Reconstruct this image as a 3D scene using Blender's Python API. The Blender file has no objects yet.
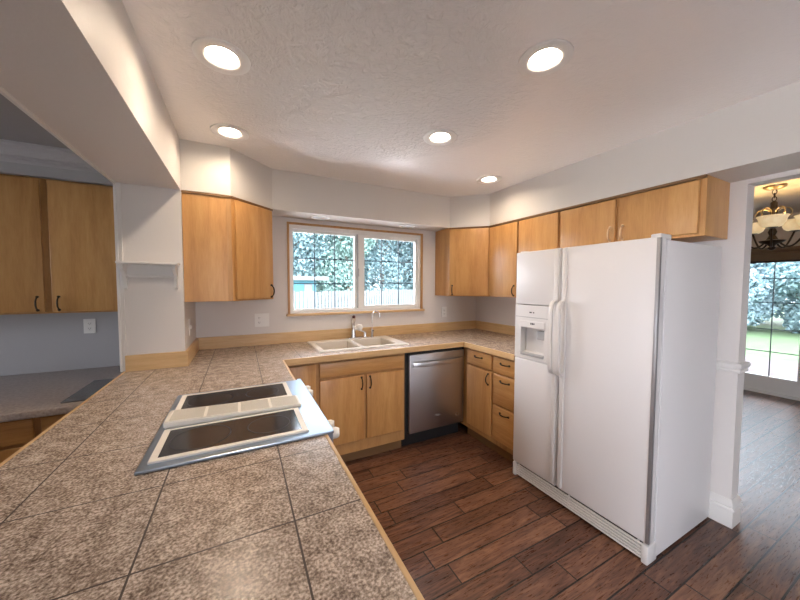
import bpy, bmesh, math, random
import numpy as np
from mathutils import Vector, Matrix
S = bpy.context.scene
COL = S.collection
random.seed(7)

# ------------------------------------------------------------------ camera
cam = bpy.data.cameras.new('camera')
cam_o = bpy.data.objects.new('camera', cam); COL.objects.link(cam_o)
YAW, PITCH, ROLL, FPX = 0.4731, 0.0463, 0.0022, 311.94
cy, sy, cp, sp = math.cos(YAW), math.sin(YAW), math.cos(PITCH), math.sin(PITCH)
fw = Vector((sy*cp, cy*cp, -sp)); rt = Vector((cy, -sy, 0)); up = rt.cross(fw)
rt2 = math.cos(ROLL)*rt + math.sin(ROLL)*up; up2 = -math.sin(ROLL)*rt + math.cos(ROLL)*up
mw = Matrix((rt2, up2, -fw)).transposed().to_4x4(); mw.translation = Vector((0, 0, 1.43))
cam_o.matrix_world = mw
cam.sensor_fit = 'HORIZONTAL'; cam.sensor_width = 36.0; cam.lens = 36.0*FPX/800.0
cam.clip_start = 0.02; cam.clip_end = 200
S.camera = cam_o

# ------------------------------------------------------------------ light
S.view_settings.view_transform = 'Standard'; S.view_settings.look = 'None'
S.view_settings.gamma = 1.0; S.view_settings.use_curve_mapping = False
S.view_settings.exposure = 1.83
SKY = (0.95, 0.92, 0.99); SKY_STRENGTH = 4.5
LAMP = 62.0; LAMP_COL = (1.0, 0.80, 0.60)
w = bpy.data.worlds.new('sky'); S.world = w; w.use_nodes = True
w.node_tree.nodes['Background'].inputs[0].default_value = (*SKY, 1)
w.node_tree.nodes['Background'].inputs[1].default_value = SKY_STRENGTH
S.cycles.use_denoising = True
S.cycles.max_bounces = 10; S.cycles.diffuse_bounces = 6; S.cycles.transparent_max_bounces = 16
S.cycles.sample_clamp_indirect = 6.0
def portal(name, loc, rot, sx, sy_):
    l = bpy.data.lights.new(name, 'AREA'); l.shape = 'RECTANGLE'; l.size = sx; l.size_y = sy_
    l.cycles.is_portal = True
    o = bpy.data.objects.new(name, l); COL.objects.link(o); o.location = loc; o.rotation_euler = rot
portal('daylight_portal', (1.085, 3.13, 1.575), (-math.pi/2, 0, 0), 1.4, .82)
portal('daylight_portal', (6.32, 1.35, 1.0), (0, math.pi/2, 0), 1.6, 1.6)
portal('daylight_portal', (-.66, -1.35, 1.1), (0, -math.pi/2, 0), 2.0, 1.3)
portal('daylight_portal', (-4.12, 2.1, 1.45), (0, -math.pi/2, 0), 1.2, 1.3)
portal('daylight_portal', (.35, -3.42, 1.1), (math.pi/2, 0, 0), 1.1, 1.9)

# ------------------------------------------------------------------ materials
def mat(name, col=(.8, .8, .8), rough=.5, metal=0.0, spec=.5, emit=None, estr=0):
    m = bpy.data.materials.new(name); m.use_nodes = True
    b = m.node_tree.nodes['Principled BSDF']
    b.inputs['Base Color'].default_value = (*col, 1); b.inputs['Roughness'].default_value = rough
    b.inputs['Metallic'].default_value = metal; b.inputs['Specular IOR Level'].default_value = spec
    if emit: b.inputs['Emission Color'].default_value = (*emit, 1); b.inputs['Emission Strength'].default_value = estr
    return m
def nd(m, t, **kw):
    n = m.node_tree.nodes.new(t)
    for k, v in kw.items(): setattr(n, k, v)
    return n
def lk(m, a, b): m.node_tree.links.new(a, b)
def bs(m): return m.node_tree.nodes['Principled BSDF']
def coords(m, scale=(1, 1, 1), rnd=False):
    tc = nd(m, 'ShaderNodeTexCoord'); mp = nd(m, 'ShaderNodeMapping')
    mp.inputs['Scale'].default_value = scale; lk(m, tc.outputs['Object'], mp.inputs['Vector'])
    if rnd:
        oi = nd(m, 'ShaderNodeObjectInfo'); mu = nd(m, 'ShaderNodeMath', operation='MULTIPLY'); mu.inputs[1].default_value = 37.0
        lk(m, oi.outputs['Random'], mu.inputs[0]); lk(m, mu.outputs[0], mp.inputs['Location'])
    return mp.outputs['Vector']
def noise(m, vec, scale, detail=3, rough=.5, dist=0):
    n = nd(m, 'ShaderNodeTexNoise'); n.inputs['Scale'].default_value = scale; n.inputs['Detail'].default_value = detail
    n.inputs['Roughness'].default_value = rough; n.inputs['Distortion'].default_value = dist
    lk(m, vec, n.inputs['Vector']); return n.outputs['Fac']
def ramp(m, fac, stops):
    r = nd(m, 'ShaderNodeValToRGB'); e = r.color_ramp.elements
    while len(e) > len(stops): e.remove(e[-1])
    while len(e) < len(stops): e.new(.5)
    for s, (p, c) in zip(e, stops): s.position = p; s.color = (*c, 1)
    lk(m, fac, r.inputs['Fac']); return r.outputs['Color']
def bump(m, h, strength, dist=.002):
    b = nd(m, 'ShaderNodeBump'); b.inputs['Strength'].default_value = strength; b.inputs['Distance'].default_value = dist
    lk(m, h, b.inputs['Height']); lk(m, b.outputs['Normal'], bs(m).inputs['Normal'])
def math2(m, op, a, b=None, c=None):
    n = nd(m, 'ShaderNodeMath', operation=op)
    for i, v in enumerate((a, b, c)):
        if v is None: continue
        if isinstance(v, (int, float)): n.inputs[i].default_value = v
        else: lk(m, v, n.inputs[i])
    return n.outputs[0]
def mixc(m, fac, a, b, mode='MIX'):
    n = nd(m, 'ShaderNodeMix', data_type='RGBA', blend_type=mode)
    for i, v in ((0, fac), (6, a), (7, b)):
        if isinstance(v, (int, float)): n.inputs[i].default_value = v
        elif isinstance(v, tuple): n.inputs[i].default_value = (*v, 1)
        else: lk(m, v, n.inputs[i])
    return n.outputs[2]

def wood(name, scale, dark, mid, light, rough=.34):
    m = mat(name, mid, rough)
    v = coords(m, scale, True)
    f1 = noise(m, v, 3.2, 5, .55, .6); f2 = noise(m, v, 26, 3, .6)
    f = math2(m, 'ADD', math2(m, 'MULTIPLY', f1, .72), math2(m, 'MULTIPLY', f2, .28))
    lk(m, ramp(m, f, [(.30, dark), (.5, mid), (.70, light)]), bs(m).inputs['Base Color'])
    bump(m, f2, .06, .001)
    return m
D_, M_, L_ = (.42, .20, .062), (.54, .285, .097), (.62, .355, .135)
WOODV = wood('maple_upright', (5, 5, .55), D_, M_, L_)
WOODH = wood('maple_level', (.8, .8, 9), D_, M_, L_)
WOODB = wood('maple_frame', (6, 6, .8), (.36, .18, .065), (.47, .25, .09), (.54, .305, .115), .42)
WOODE = wood('maple_edging', (1.2, 1.2, 14), (.54, .33, .145), (.63, .42, .205), (.70, .49, .26), .35)
DARKWOOD = mat('dark_wood', (.20, .105, .04), .5)  # darker wood for the top strips and toe kicks

def plaster(name, col, rough=.6, bscale=45, bstr=.25):
    m = mat(name, col, rough, spec=.35)
    v = coords(m); f = noise(m, v, bscale, 4, .6)
    bump(m, f, bstr, .004); return m
WALL = plaster('wall_paint', (.70, .665, .635), .5, 60, .18)
SOFFIT = plaster('soffit_paint', (.66, .63, .59), .5, 40, .2)
DINWALL = plaster('dining_paint', (.58, .47, .36), .6, 60, .15)
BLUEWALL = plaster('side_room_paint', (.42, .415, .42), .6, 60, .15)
CEIL = mat('ceiling_paint', (.90, .87, .85), .24, spec=.9)
v = coords(CEIL)
n1 = noise(CEIL, v, 26, 6, .62, 1.2); n2 = noise(CEIL, v, 1.7, 2, .5)
vd = nd(CEIL, 'ShaderNodeVectorMath', operation='DISTANCE'); lk(CEIL, v, vd.inputs[0]); vd.inputs[1].default_value = (.50, 1.45, 2.35)
near = math2(CEIL, 'SUBTRACT', math2(CEIL, 'ADD', .62, math2(CEIL, 'MULTIPLY', n2, .5)), vd.outputs['Value'])
rough_patch = ramp(CEIL, near, [(.0, (.10,)*3), (.25, (.9,)*3)])
bump(CEIL, math2(CEIL, 'MULTIPLY', n1, rough_patch), .9, .025)
TRIM = mat('white_trim_paint', (.74, .72, .69), .35)
VINYL = mat('white_vinyl', (.82, .82, .80), .3)

TILE = mat('speckled_tile', (.4, .3, .25), .28, spec=.5)
v = coords(TILE)
sp_ = math2(TILE, 'ADD', math2(TILE, 'MULTIPLY', noise(TILE, v, 170, 3, .6), .75), math2(TILE, 'MULTIPLY', noise(TILE, v, 24, 2, .5), .25))
base = ramp(TILE, sp_, [(.36, (.135, .096, .073)), (.45, (.29, .225, .180)), (.53, (.455, .37, .305)), (.62, (.72, .62, .53))])
sx = nd(TILE, 'ShaderNodeSeparateXYZ'); lk(TILE, v, sx.inputs[0])
def line(m, val, off, step, half):
    a = math2(m, 'DIVIDE', math2(m, 'SUBTRACT', val, off), step)
    fr = math2(m, 'ABSOLUTE', math2(m, 'SUBTRACT', math2(m, 'FRACT', math2(m, 'ADD', a, .5)), .5))
    return math2(m, 'LESS_THAN', fr, half/step)
g = math2(TILE, 'MAXIMUM', line(TILE, sx.outputs[0], -.1885, .2865, .002), line(TILE, sx.outputs[1], .985, .2835, .002))
lk(TILE, mixc(TILE, g, base, (.055, .038, .03)), bs(TILE).inputs['Base Color'])
lk(TILE, math2(TILE, 'ADD', math2(TILE, 'MULTIPLY', g, .5), .27), bs(TILE).inputs['Roughness'])
bump(TILE, math2(TILE, 'SUBTRACT', math2(TILE, 'MULTIPLY', sp_, .25), g), .25, .0015)

FLOOR = mat('floor_planks', (.15, .08, .05), .32, spec=.5)
v = coords(FLOOR); sx = nd(FLOOR, 'ShaderNodeSeparateXYZ'); lk(FLOOR, v, sx.inputs[0])
PW, PL = .1205, .78
row = math2(FLOOR, 'DIVIDE', math2(FLOOR, 'SUBTRACT', sx.outputs[1], 1.258), PW)
rowi = math2(FLOOR, 'FLOOR', row)
wn = nd(FLOOR, 'ShaderNodeTexWhiteNoise', noise_dimensions='1D'); lk(FLOOR, rowi, wn.inputs['W'])
colm = math2(FLOOR, 'ADD', math2(FLOOR, 'DIVIDE', sx.outputs[0], PL), math2(FLOOR, 'MULTIPLY', wn.outputs['Value'], 5.0))
coli = math2(FLOOR, 'FLOOR', colm)
wn2 = nd(FLOOR, 'ShaderNodeTexWhiteNoise', noise_dimensions='2D'); cb = nd(FLOOR, 'ShaderNodeCombineXYZ')
lk(FLOOR, rowi, cb.inputs[0]); lk(FLOOR, coli, cb.inputs[1]); lk(FLOOR, cb.outputs[0], wn2.inputs['Vector'])
def edge(m, val, half):
    fr = math2(m, 'FRACT', val)
    return math2(m, 'LESS_THAN', math2(m, 'MINIMUM', fr, math2(m, 'SUBTRACT', 1.0, fr)), half)
gap = math2(FLOOR, 'MAXIMUM', edge(FLOOR, row, .0038/PW), edge(FLOOR, colm, .0038/PL))
cb2 = nd(FLOOR, 'ShaderNodeCombineXYZ')
lk(FLOOR, math2(FLOOR, 'MULTIPLY', sx.outputs[0], 1.9), cb2.inputs[0]); lk(FLOOR, math2(FLOOR, 'MULTIPLY', sx.outputs[1], 19.0), cb2.inputs[1])
lk(FLOOR, math2(FLOOR, 'MULTIPLY', wn2.outputs['Value'], 40.0), cb2.inputs[2])
gr = noise(FLOOR, cb2.outputs[0], 1.6, 5, .62, 1.6)
fine = noise(FLOOR, cb2.outputs[0], 9.0, 3, .6, .5)
tone = math2(FLOOR, 'ADD', math2(FLOOR, 'MULTIPLY', gr, .68), math2(FLOOR, 'ADD', math2(FLOOR, 'MULTIPLY', wn2.outputs['Value'], .14), math2(FLOOR, 'MULTIPLY', fine, .20)))
pc = ramp(FLOOR, tone, [(.32, (.026, .011, .007)), (.44, (.082, .035, .021)), (.57, (.160, .074, .043)), (.73, (.28, .148, .086))])
lk(FLOOR, mixc(FLOOR, gap, pc, (.008, .005, .004)), bs(FLOOR).inputs['Base Color'])
lk(FLOOR, math2(FLOOR, 'ADD', .22, math2(FLOOR, 'MULTIPLY', fine, .14)), bs(FLOOR).inputs['Roughness'])
bump(FLOOR, math2(FLOOR, 'SUBTRACT', math2(FLOOR, 'MULTIPLY', gr, .10), gap), .3, .003)

STEEL = mat('brushed_steel', (.56, .56, .58), .32, 1.0)
v = coords(STEEL, (2, 2, 260)); bump(STEEL, noise(STEEL, v, 3, 2), .35, .001)
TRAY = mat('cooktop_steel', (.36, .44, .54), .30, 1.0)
EDGEMETAL = mat('satin_edge_trim', (.36, .36, .37), .35, .6)
HANDLEP = mat('warm_white_plastic', (.66, .635, .61), .35)
CHROME = mat('chrome', (.75, .75, .77), .12, 1.0)
BLACKGLASS = mat('black_glass', (.030, .031, .035), .12)
BURNER = mat('burner_ring', (.03, .03, .032), .35)
CREAM = mat('cream_enamel', (.86, .82, .74), .35)
GRILLE = mat('cream_grille', (.60, .57, .50), .5)
ENAMEL = mat('white_enamel', (.82, .80, .76), .15)
BASIN = mat('sink_bowl_enamel', (.72, .67, .60), .2)
FRIDGE = mat('appliance_white', (.70, .685, .68), .36)
v = coords(FRIDGE); bump(FRIDGE, noise(FRIDGE, v, 260, 2), .08, .001)
FRIDGEP = mat('appliance_plastic', (.69, .675, .66), .35)
GREYP = mat('grey_plastic', (.38, .38, .38), .45)
BLACK = mat('black_plastic', (.015, .015, .016), .45)
DARKGAP = mat('dark_gasket', (.06, .055, .05), .7)
BRONZE = mat('dark_bronze', (.06, .042, .03), .4, .8)
LITBRONZE = mat('lit_bronze', (.80, .58, .36), .35, .8)  # paler copy of the handle bronze, with reflected light put into its colour
BRASS = mat('satin_brass', (.42, .33, .2), .35, 1.0)
PLATE = mat('outlet_plate', (.80, .79, .76), .35)
SLOT = mat('outlet_slot', (.12, .11, .10), .5)
DESK = mat('laminate_desk', (.40, .345, .31), .3)
v = coords(DESK); lk(DESK, ramp(DESK, noise(DESK, v, 70, 3), [(.35, (.31, .26, .235)), (.65, (.44, .385, .35))]), bs(DESK).inputs['Base Color'])
SLATE = mat('dark_glass_pad', (.11, .11, .115), .22)
SHADEBROWN = mat('brown_blind_fabric', (.16, .10, .055), .8)
LENS = mat('lamp_lens', (1, 1, 1), .5, emit=LAMP_COL, estr=LAMP)
PUCK = mat('unlit_lens', (.70, .72, .74), .25)
BOWL = mat('frosted_bowl_glass', (.85, .72, .5), .4, emit=(1.0, .72, .34), estr=.14)
v = coords(BOWL); lk(BOWL, ramp(BOWL, noise(BOWL, v, 55, 3), [(.38, (.80, .50, .20)), (.62, (1.0, .82, .50))]), bs(BOWL).inputs['Emission Color'])
BULB = mat('frosted_bulb', (1, 1, 1), .5, emit=(1.0, .74, .40), estr=22)
GLASS = bpy.data.materials.new('window_glass'); GLASS.use_nodes = True
nt = GLASS.node_tree; nt.nodes.remove(nt.nodes['Principled BSDF'])
tr = nt.nodes.new('ShaderNodeBsdfTransparent'); tr.inputs[0].default_value = (.95, .985, 1, 1)
gl = nt.nodes.new('ShaderNodeBsdfGlossy'); gl.inputs['Roughness'].default_value = .02
fr = nt.nodes.new('ShaderNodeFresnel'); fr.inputs[0].default_value = 1.35
mx = nt.nodes.new('ShaderNodeMixShader'); nt.links.new(fr.outputs[0], mx.inputs[0]); nt.links.new(tr.outputs[0], mx.inputs[1]); nt.links.new(gl.outputs[0], mx.inputs[2])
nt.links.new(mx.outputs[0], nt.nodes['Material Output'].inputs[0])
MUNTIN = mat('muntin_grey', (.05, .08, .10), .5)
def leafmat(name, a, b):
    m = mat(name, a, .6)
    g_ = nd(m, 'ShaderNodeNewGeometry')
    lk(m, ramp(m, g_.outputs['Random Per Island'], [(0, a), (1, b)]), bs(m).inputs['Base Color'])
    return m
LEAFA = leafmat('leaf_blue_green', (.135, .235, .26), (.24, .35, .36))
LEAFB = leafmat('leaf_bright_green', (.16, .28, .26), (.27, .40, .36))
LEAFC = leafmat('leaf_pale_grey_green', (.16, .26, .29), (.25, .35, .385))
BARK = mat('bark', (.16, .13, .10), .9)
PICKET = mat('weathered_white_pickets', (.15, .165, .17), .8)
SHEDWALL = mat('teal_shed_siding', (.06, .20, .25), .7)
SHEDROOF = mat('pale_shed_roof', (.20, .22, .22), .7)
GRASS = mat('lawn_grass', (.16, .36, .10), .9)
v = coords(GRASS); lk(GRASS, ramp(GRASS, noise(GRASS, v, 5, 5, .7), [(.3, (.030, .062, .022)), (.7, (.065, .115, .045))]), bs(GRASS).inputs['Base Color'])
BOUNCE_GROUND = mat('pale_bounce_ground', (.80, .76, .74), .8)  # kept pale so the unseen ground bounces daylight indoors
PAVER = mat('patio_paving', (.46, .37, .36), .8)
v = coords(PAVER); lk(PAVER, ramp(PAVER, noise(PAVER, v, 8, 4), [(.3, (.042, .034, .036)), (.7, (.062, .050, .053))]), bs(PAVER).inputs['Base Color'])

# ------------------------------------------------------------------ helpers
def new(): return bmesh.new()
def box(bm, x0, x1, y0, y1, z0, z1, bev=0, seg=2):
    return fbox(bm, Vector((x0, y0, z0)), Vector((1, 0, 0)), Vector((0, 1, 0)), x1-x0, y1-y0, z1-z0, bev, seg)
def fbox(bm, O, u, n, wd, t, h, bev=0, seg=2):
    O = Vector(O); u = Vector(u); n = Vector(n); z = Vector((0, 0, 1))
    vs = [bm.verts.new(O + u*a*wd + n*b*t + z*c*h) for a, b, c in ((0,0,0),(1,0,0),(1,1,0),(0,1,0),(0,0,1),(1,0,1),(1,1,1),(0,1,1))]
    fs = [bm.faces.new([vs[i] for i in q]) for q in ((0,3,2,1),(4,5,6,7),(0,1,5,4),(1,2,6,5),(2,3,7,6),(3,0,4,7))]
    if u.cross(n).z < 0: bmesh.ops.reverse_faces(bm, faces=fs)
    if bev:
        es = list({e for f in fs for e in f.edges})
        bmesh.ops.bevel(bm, geom=es, offset=bev, segments=seg, affect='EDGES', profile=.5)
def prism(bm, poly, z0, z1, bev=0):
    a = [bm.verts.new((x, y, z0)) for x, y in poly]; b = [bm.verts.new((x, y, z1)) for x, y in poly]
    n = len(poly); ar = sum(poly[i][0]*poly[(i+1) % n][1]-poly[(i+1) % n][0]*poly[i][1] for i in range(n))
    fs = [bm.faces.new(a[::-1]), bm.faces.new(b)] + [bm.faces.new([a[i], a[(i+1) % n], b[(i+1) % n], b[i]]) for i in range(n)]
    if ar < 0: bmesh.ops.reverse_faces(bm, faces=fs)
    if bev: bmesh.ops.bevel(bm, geom=list({e for f in fs for e in f.edges}), offset=bev, segments=2, affect='EDGES')
def gridslab(bm, us, vs, inside, w0, w1, M=lambda u, v, w: (u, v, w)):
    """a slab cut on a grid: cells where inside(u,v) holds; holes come out clean"""
    V = {}
    def vt(i, j, k):
        if (i, j, k) not in V: V[i, j, k] = bm.verts.new(M(us[i], vs[j], (w0, w1)[k]))
        return V[i, j, k]
    nu, nv = len(us)-1, len(vs)-1
    ok = [[inside((us[i]+us[i+1])/2, (vs[j]+vs[j+1])/2) for j in range(nv)] for i in range(nu)]
    I = lambda i, j: 0 <= i < nu and 0 <= j < nv and ok[i][j]
    fs = []
    for i in range(nu):
        for j in range(nv):
            if not ok[i][j]: continue
            fs.append(bm.faces.new([vt(i,j,1), vt(i+1,j,1), vt(i+1,j+1,1), vt(i,j+1,1)]))
            fs.append(bm.faces.new([vt(i,j,0), vt(i,j+1,0), vt(i+1,j+1,0), vt(i+1,j,0)]))
            if not I(i-1, j): fs.append(bm.faces.new([vt(i,j,0), vt(i,j,1), vt(i,j+1,1), vt(i,j+1,0)]))
            if not I(i+1, j): fs.append(bm.faces.new([vt(i+1,j,0), vt(i+1,j+1,0), vt(i+1,j+1,1), vt(i+1,j,1)]))
            if not I(i, j-1): fs.append(bm.faces.new([vt(i,j,0), vt(i+1,j,0), vt(i+1,j,1), vt(i,j,1)]))
            if not I(i, j+1): fs.append(bm.faces.new([vt(i,j+1,0), vt(i,j+1,1), vt(i+1,j+1,1), vt(i+1,j+1,0)]))
    bmesh.ops.recalc_face_normals(bm, faces=fs)
XZ = lambda u, v, w_: (u, w_, v)
YZ = lambda u, v, w_: (w_, u, v)
def holes(rects, outer=None):
    def f(u, v):
        if outer and not (outer[0] < u < outer[1] and outer[2] < v < outer[3]): return False
        return not any(a < u < b and c < v < d for a, b, c, d in rects)
    return f
def tube(bm, pts, r, seg=8):
    pts = [Vector(p) for p in pts]; rs = r if isinstance(r, (list, tuple)) else [r]*len(pts)
    rings = []; prev = None
    for i, p in enumerate(pts):
        t = (pts[min(i+1, len(pts)-1)] - pts[max(i-1, 0)]).normalized()
        if prev is None:
            a = Vector((0, 0, 1)) if abs(t.z) < .9 else Vector((1, 0, 0)); x = t.cross(a).normalized()
        else: x = (prev - t*prev.dot(t)).normalized()
        prev = x; y = t.cross(x)
        rings.append([bm.verts.new(p + (x*math.cos(k*2*math.pi/seg) + y*math.sin(k*2*math.pi/seg))*rs[i]) for k in range(seg)])
    for a, b in zip(rings, rings[1:]):
        for k in range(seg): bm.faces.new([a[k], a[(k+1) % seg], b[(k+1) % seg], b[k]])
    bm.faces.new(rings[0][::-1]); bm.faces.new(rings[-1])
def lathe(bm, prof, c=(0, 0, 0), seg=24, axis='z', cap=True):
    c = Vector(c)
    def P(r, h, a):
        x, y = r*math.cos(a), r*math.sin(a)
        return c + Vector({'z': (x, y, h), 'x': (h, x, y), 'y': (y, h, x)}[axis])
    rings = [[bm.verts.new(P(max(r, 1e-4), h, k*2*math.pi/seg)) for k in range(seg)] for r, h in prof]
    fs = []
    for a, b in zip(rings, rings[1:]):
        for k in range(seg): fs.append(bm.faces.new([a[k], a[(k+1) % seg], b[(k+1) % seg], b[k]]))
    if cap: fs += [bm.faces.new(rings[0][::-1]), bm.faces.new(rings[-1])]
    return fs
def root_of(o):
    while o.parent: o = o.parent
    return o
def obj(name, bm, m, parent=None, smooth=False, local=False):
    me = bpy.data.meshes.new(name)
    if parent is not None and not local:
        bm.transform(Matrix.Translation(-root_of(parent).location))
    bm.normal_update(); bm.to_mesh(me); bm.free(); me.materials.append(m)
    if smooth:
        for p in me.polygons: p.use_smooth = True
        try: me.set_sharp_from_angle(angle=math.radians(38))
        except Exception: pass
    o = bpy.data.objects.new(name, me); COL.objects.link(o)
    if parent is not None: o.parent = parent
    return o
def recenter(o):
    """move a top-level mesh's origin to the middle of its base"""
    me = o.data; n = len(me.vertices); co = np.empty(n*3); me.vertices.foreach_get('co', co); co = co.reshape(-1, 3)
    b = Vector(((co[:,0].min()+co[:,0].max())/2, (co[:,1].min()+co[:,1].max())/2, co[:,2].min()))
    me.transform(Matrix.Translation(-b)); o.location = b; return o
def tag(o, label, cat, group=None, kind=None):
    o['label'] = label; o['category'] = cat
    if group: o['group'] = group
    if kind: o['kind'] = kind
    return o
def thing(name, label, cat, loc=(0, 0, 0), group=None):
    o = bpy.data.objects.new(name, None); COL.objects.link(o); o.location = loc; o.empty_display_size = .1
    return tag(o, label, cat, group)
def struct(name, bm, m, label, cat='wall', parent=None):
    o = obj(name, bm, m, parent); o['kind'] = 'structure'
    if parent is None: o['label'] = label; o['category'] = cat
    return o
def copy_tree(o, label=None, loc=None):
    r = o.copy(); COL.objects.link(r)
    if label: r['label'] = label
    if loc is not None: r.location = loc
    for ch in list(o.children):
        c = ch.copy(); COL.objects.link(c); c.parent = r
        for g_ in list(ch.children):
            d = g_.copy(); COL.objects.link(d); d.parent = c
    return r

# ------------------------------------------------------------------ room shell
CZ = 2.35; SZ = 2.035; YB = 2.97; XW = 2.567; XL = -.3235; XO = -.634; YC = 2.409
bm = new(); gridslab(bm, [-4, XO, 6.3], [-3.3, -.72, 3.35], lambda u, v: not (u < XO and v < -.72), -.08, 0); struct('floor', bm, FLOOR, 'dark brown wood plank floor running through both rooms', 'floor')
CANS = [((-.047, 1.489), 'lit recessed lamp near the header beam, the largest at left'), ((1.119, .90), 'lit recessed lamp above the refrigerator side, nearest at right'),
        ((-.037, 2.181), 'lit recessed lamp before the left corner cabinet'), ((1.122, 1.652), 'lit recessed lamp in the middle of the ceiling over the floor'), ((1.934, 2.094), 'lit recessed lamp before the right corner cabinet, the smallest')]
HB = .056; hr = [(x-HB, x+HB, y-HB, y+HB) for (x, y), _ in CANS]
bm = new(); gridslab(bm, sorted({XL, 2.667} | {q for h in hr for q in h[:2]}), sorted({-3.3, 3.11} | {q for h in hr for q in h[2:]}), holes(hr), CZ, CZ+.08); struct('ceiling', bm, CEIL, 'white textured kitchen ceiling with recessed lamps', 'ceiling')
bm = new(); box(bm, 2.667, 6.3, -2.6, 3.2, CZ, CZ+.08); struct('ceiling.001', bm, plaster('dining_ceiling_paint', (.70, .66, .58), .6), 'warm lit dining room ceiling above the chandelier', 'ceiling')
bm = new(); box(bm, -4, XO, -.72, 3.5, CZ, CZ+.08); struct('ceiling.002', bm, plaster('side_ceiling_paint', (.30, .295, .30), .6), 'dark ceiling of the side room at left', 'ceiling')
# back wall with window opening
WX0, WX1, WZ0, WZ1 = .398, 1.772, 1.172, 1.978
bm = new(); gridslab(bm, [XO, WX0, WX1, 2.667], [0, WZ0, WZ1, CZ], holes([(WX0, WX1, WZ0, WZ1)]), YB, YB+.14, XZ)
struct('wall_back', bm, WALL, 'pale painted back wall around the kitchen window')
# partition stub (column) on the left
bm = new(); box(bm, XO, XL, YC, YB, 0, CZ); struct('wall_left', bm, WALL, 'pale wall end carrying the small white shelf')
bm = new(); box(bm, XO, XO+.15, YB+.14, 3.35, 0, CZ); struct('wall_left.001', bm, BLUEWALL, 'side room partition behind the kitchen wall end')
# header beam over the pass-through
bm = new(); box(bm, XO, XL, -3.3, YC, 2.029, CZ); struct('wall_left.002', bm, plaster('beam_paint', (.72, .69, .67), .5, 50, .25), 'long header beam over the island pass-through')
# right wall with dining opening
bm = new(); gridslab(bm, [-3.3, -1.3, .70, YB], [0, 2.008, CZ], holes([(-1.3, .70, 0, 2.008)]), XW, XW+.1, YZ)
struct('wall_right', bm, WALL, 'pale wall end beside the refrigerator and dining room opening')
# soffit over the wall cabinets
bm = new(); prism(bm, [(XL, YC+.012), (-.045, YC+.012), (.240, 2.695), (1.963, 2.695), (2.247, 2.412), (2.247, -3.3), (XW, -3.3), (XW, YB), (XL, YB)], SZ, CZ)
struct('wall_soffit', bm, SOFFIT, 'white soffit stepping round above the wall cabinets')
# wall behind the camera with an added window, dining walls, side room walls
bm = new(); gridslab(bm, [XO, -.2, .9, 2.667], [0, .15, 2.05, CZ], holes([(-.2, .9, .15, 2.05)]), -3.4, -3.3, XZ)
struct('wall_front', bm, WALL, 'pale wall behind the photographer')
bm = new(); gridslab(bm, [-3.3, -2.0, -.7, -.62], [0, .1, 2.0, 2.029], holes([(-2.0, -.7, .1, 2.0)]), XO, XO+.14, YZ); struct('wall_left.004', bm, WALL, 'pale unseen wall added to keep the side room dim, with an added window')  # unseen wall, added to shut daylight out of the side room
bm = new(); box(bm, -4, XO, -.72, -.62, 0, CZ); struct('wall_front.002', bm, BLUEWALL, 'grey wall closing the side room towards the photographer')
bm = new(); box(bm, 2.667, 6.3, 3.1, 3.2, 0, CZ); struct('wall_back.001', bm, DINWALL, 'tan north wall of the dining room')
bm = new(); box(bm, 2.667, 6.3, -2.7, -2.6, 0, CZ); struct('wall_front.001', bm, DINWALL, 'tan south wall of the dining room')
DY0, DY1, DZ0, DZ1 = .36, 2.245, .0, 1.93
bm = new(); gridslab(bm, [-2.6, DY0, DY1, 3.1], [0, DZ1, CZ], holes([(DY0, DY1, -1, DZ1)]), 6.2, 6.3, YZ)
struct('wall_right.001', bm, DINWALL, 'tan dining room wall above the patio door')
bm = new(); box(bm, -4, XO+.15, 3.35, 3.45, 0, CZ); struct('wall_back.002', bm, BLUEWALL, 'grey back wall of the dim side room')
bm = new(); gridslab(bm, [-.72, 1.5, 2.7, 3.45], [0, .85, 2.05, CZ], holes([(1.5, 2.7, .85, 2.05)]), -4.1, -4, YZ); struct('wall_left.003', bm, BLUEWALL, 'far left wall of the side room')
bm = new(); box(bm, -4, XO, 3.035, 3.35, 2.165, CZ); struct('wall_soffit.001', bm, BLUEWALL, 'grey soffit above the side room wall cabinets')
bm = new()
prism(bm, [(a*1.25, b*1.25) for a, b in ((0, 0), (-.07, 0), (-.07, -.012), (-.058, -.018), (-.050, -.034), (-.030, -.050), (-.014, -.056), (-.014, -.070), (-.006, -.076), (-.004, -.09), (0, -.09))], 0, 3.0)
# crown profile: turn into a length along x
for vv in bm.verts:
    a, b, c = vv.co; vv.co = (XO-.002-c, 3.035+a, CZ+b)
bmesh.ops.recalc_face_normals(bm, faces=bm.faces); struct('trim_1', bm, mat('crown_paint', (.46, .455, .46), .4), 'grey crown moulding above the side room cabinets', 'trim')
# thin casing round the pass-through, on the side room face
bm = new(); box(bm, XO-.014, XO, YC-.012, YC+.05, .91, 2.06, .003); box(bm, XO-.014, XO, -3.3, YC+.05, 2.018, 2.09, .003)
box(bm, XO, XO+.018, YC-.008, YC, .915, 2.029, .002)
struct('trim_2', bm, TRIM, 'white casing along the edge of the pass-through', 'trim')
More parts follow.
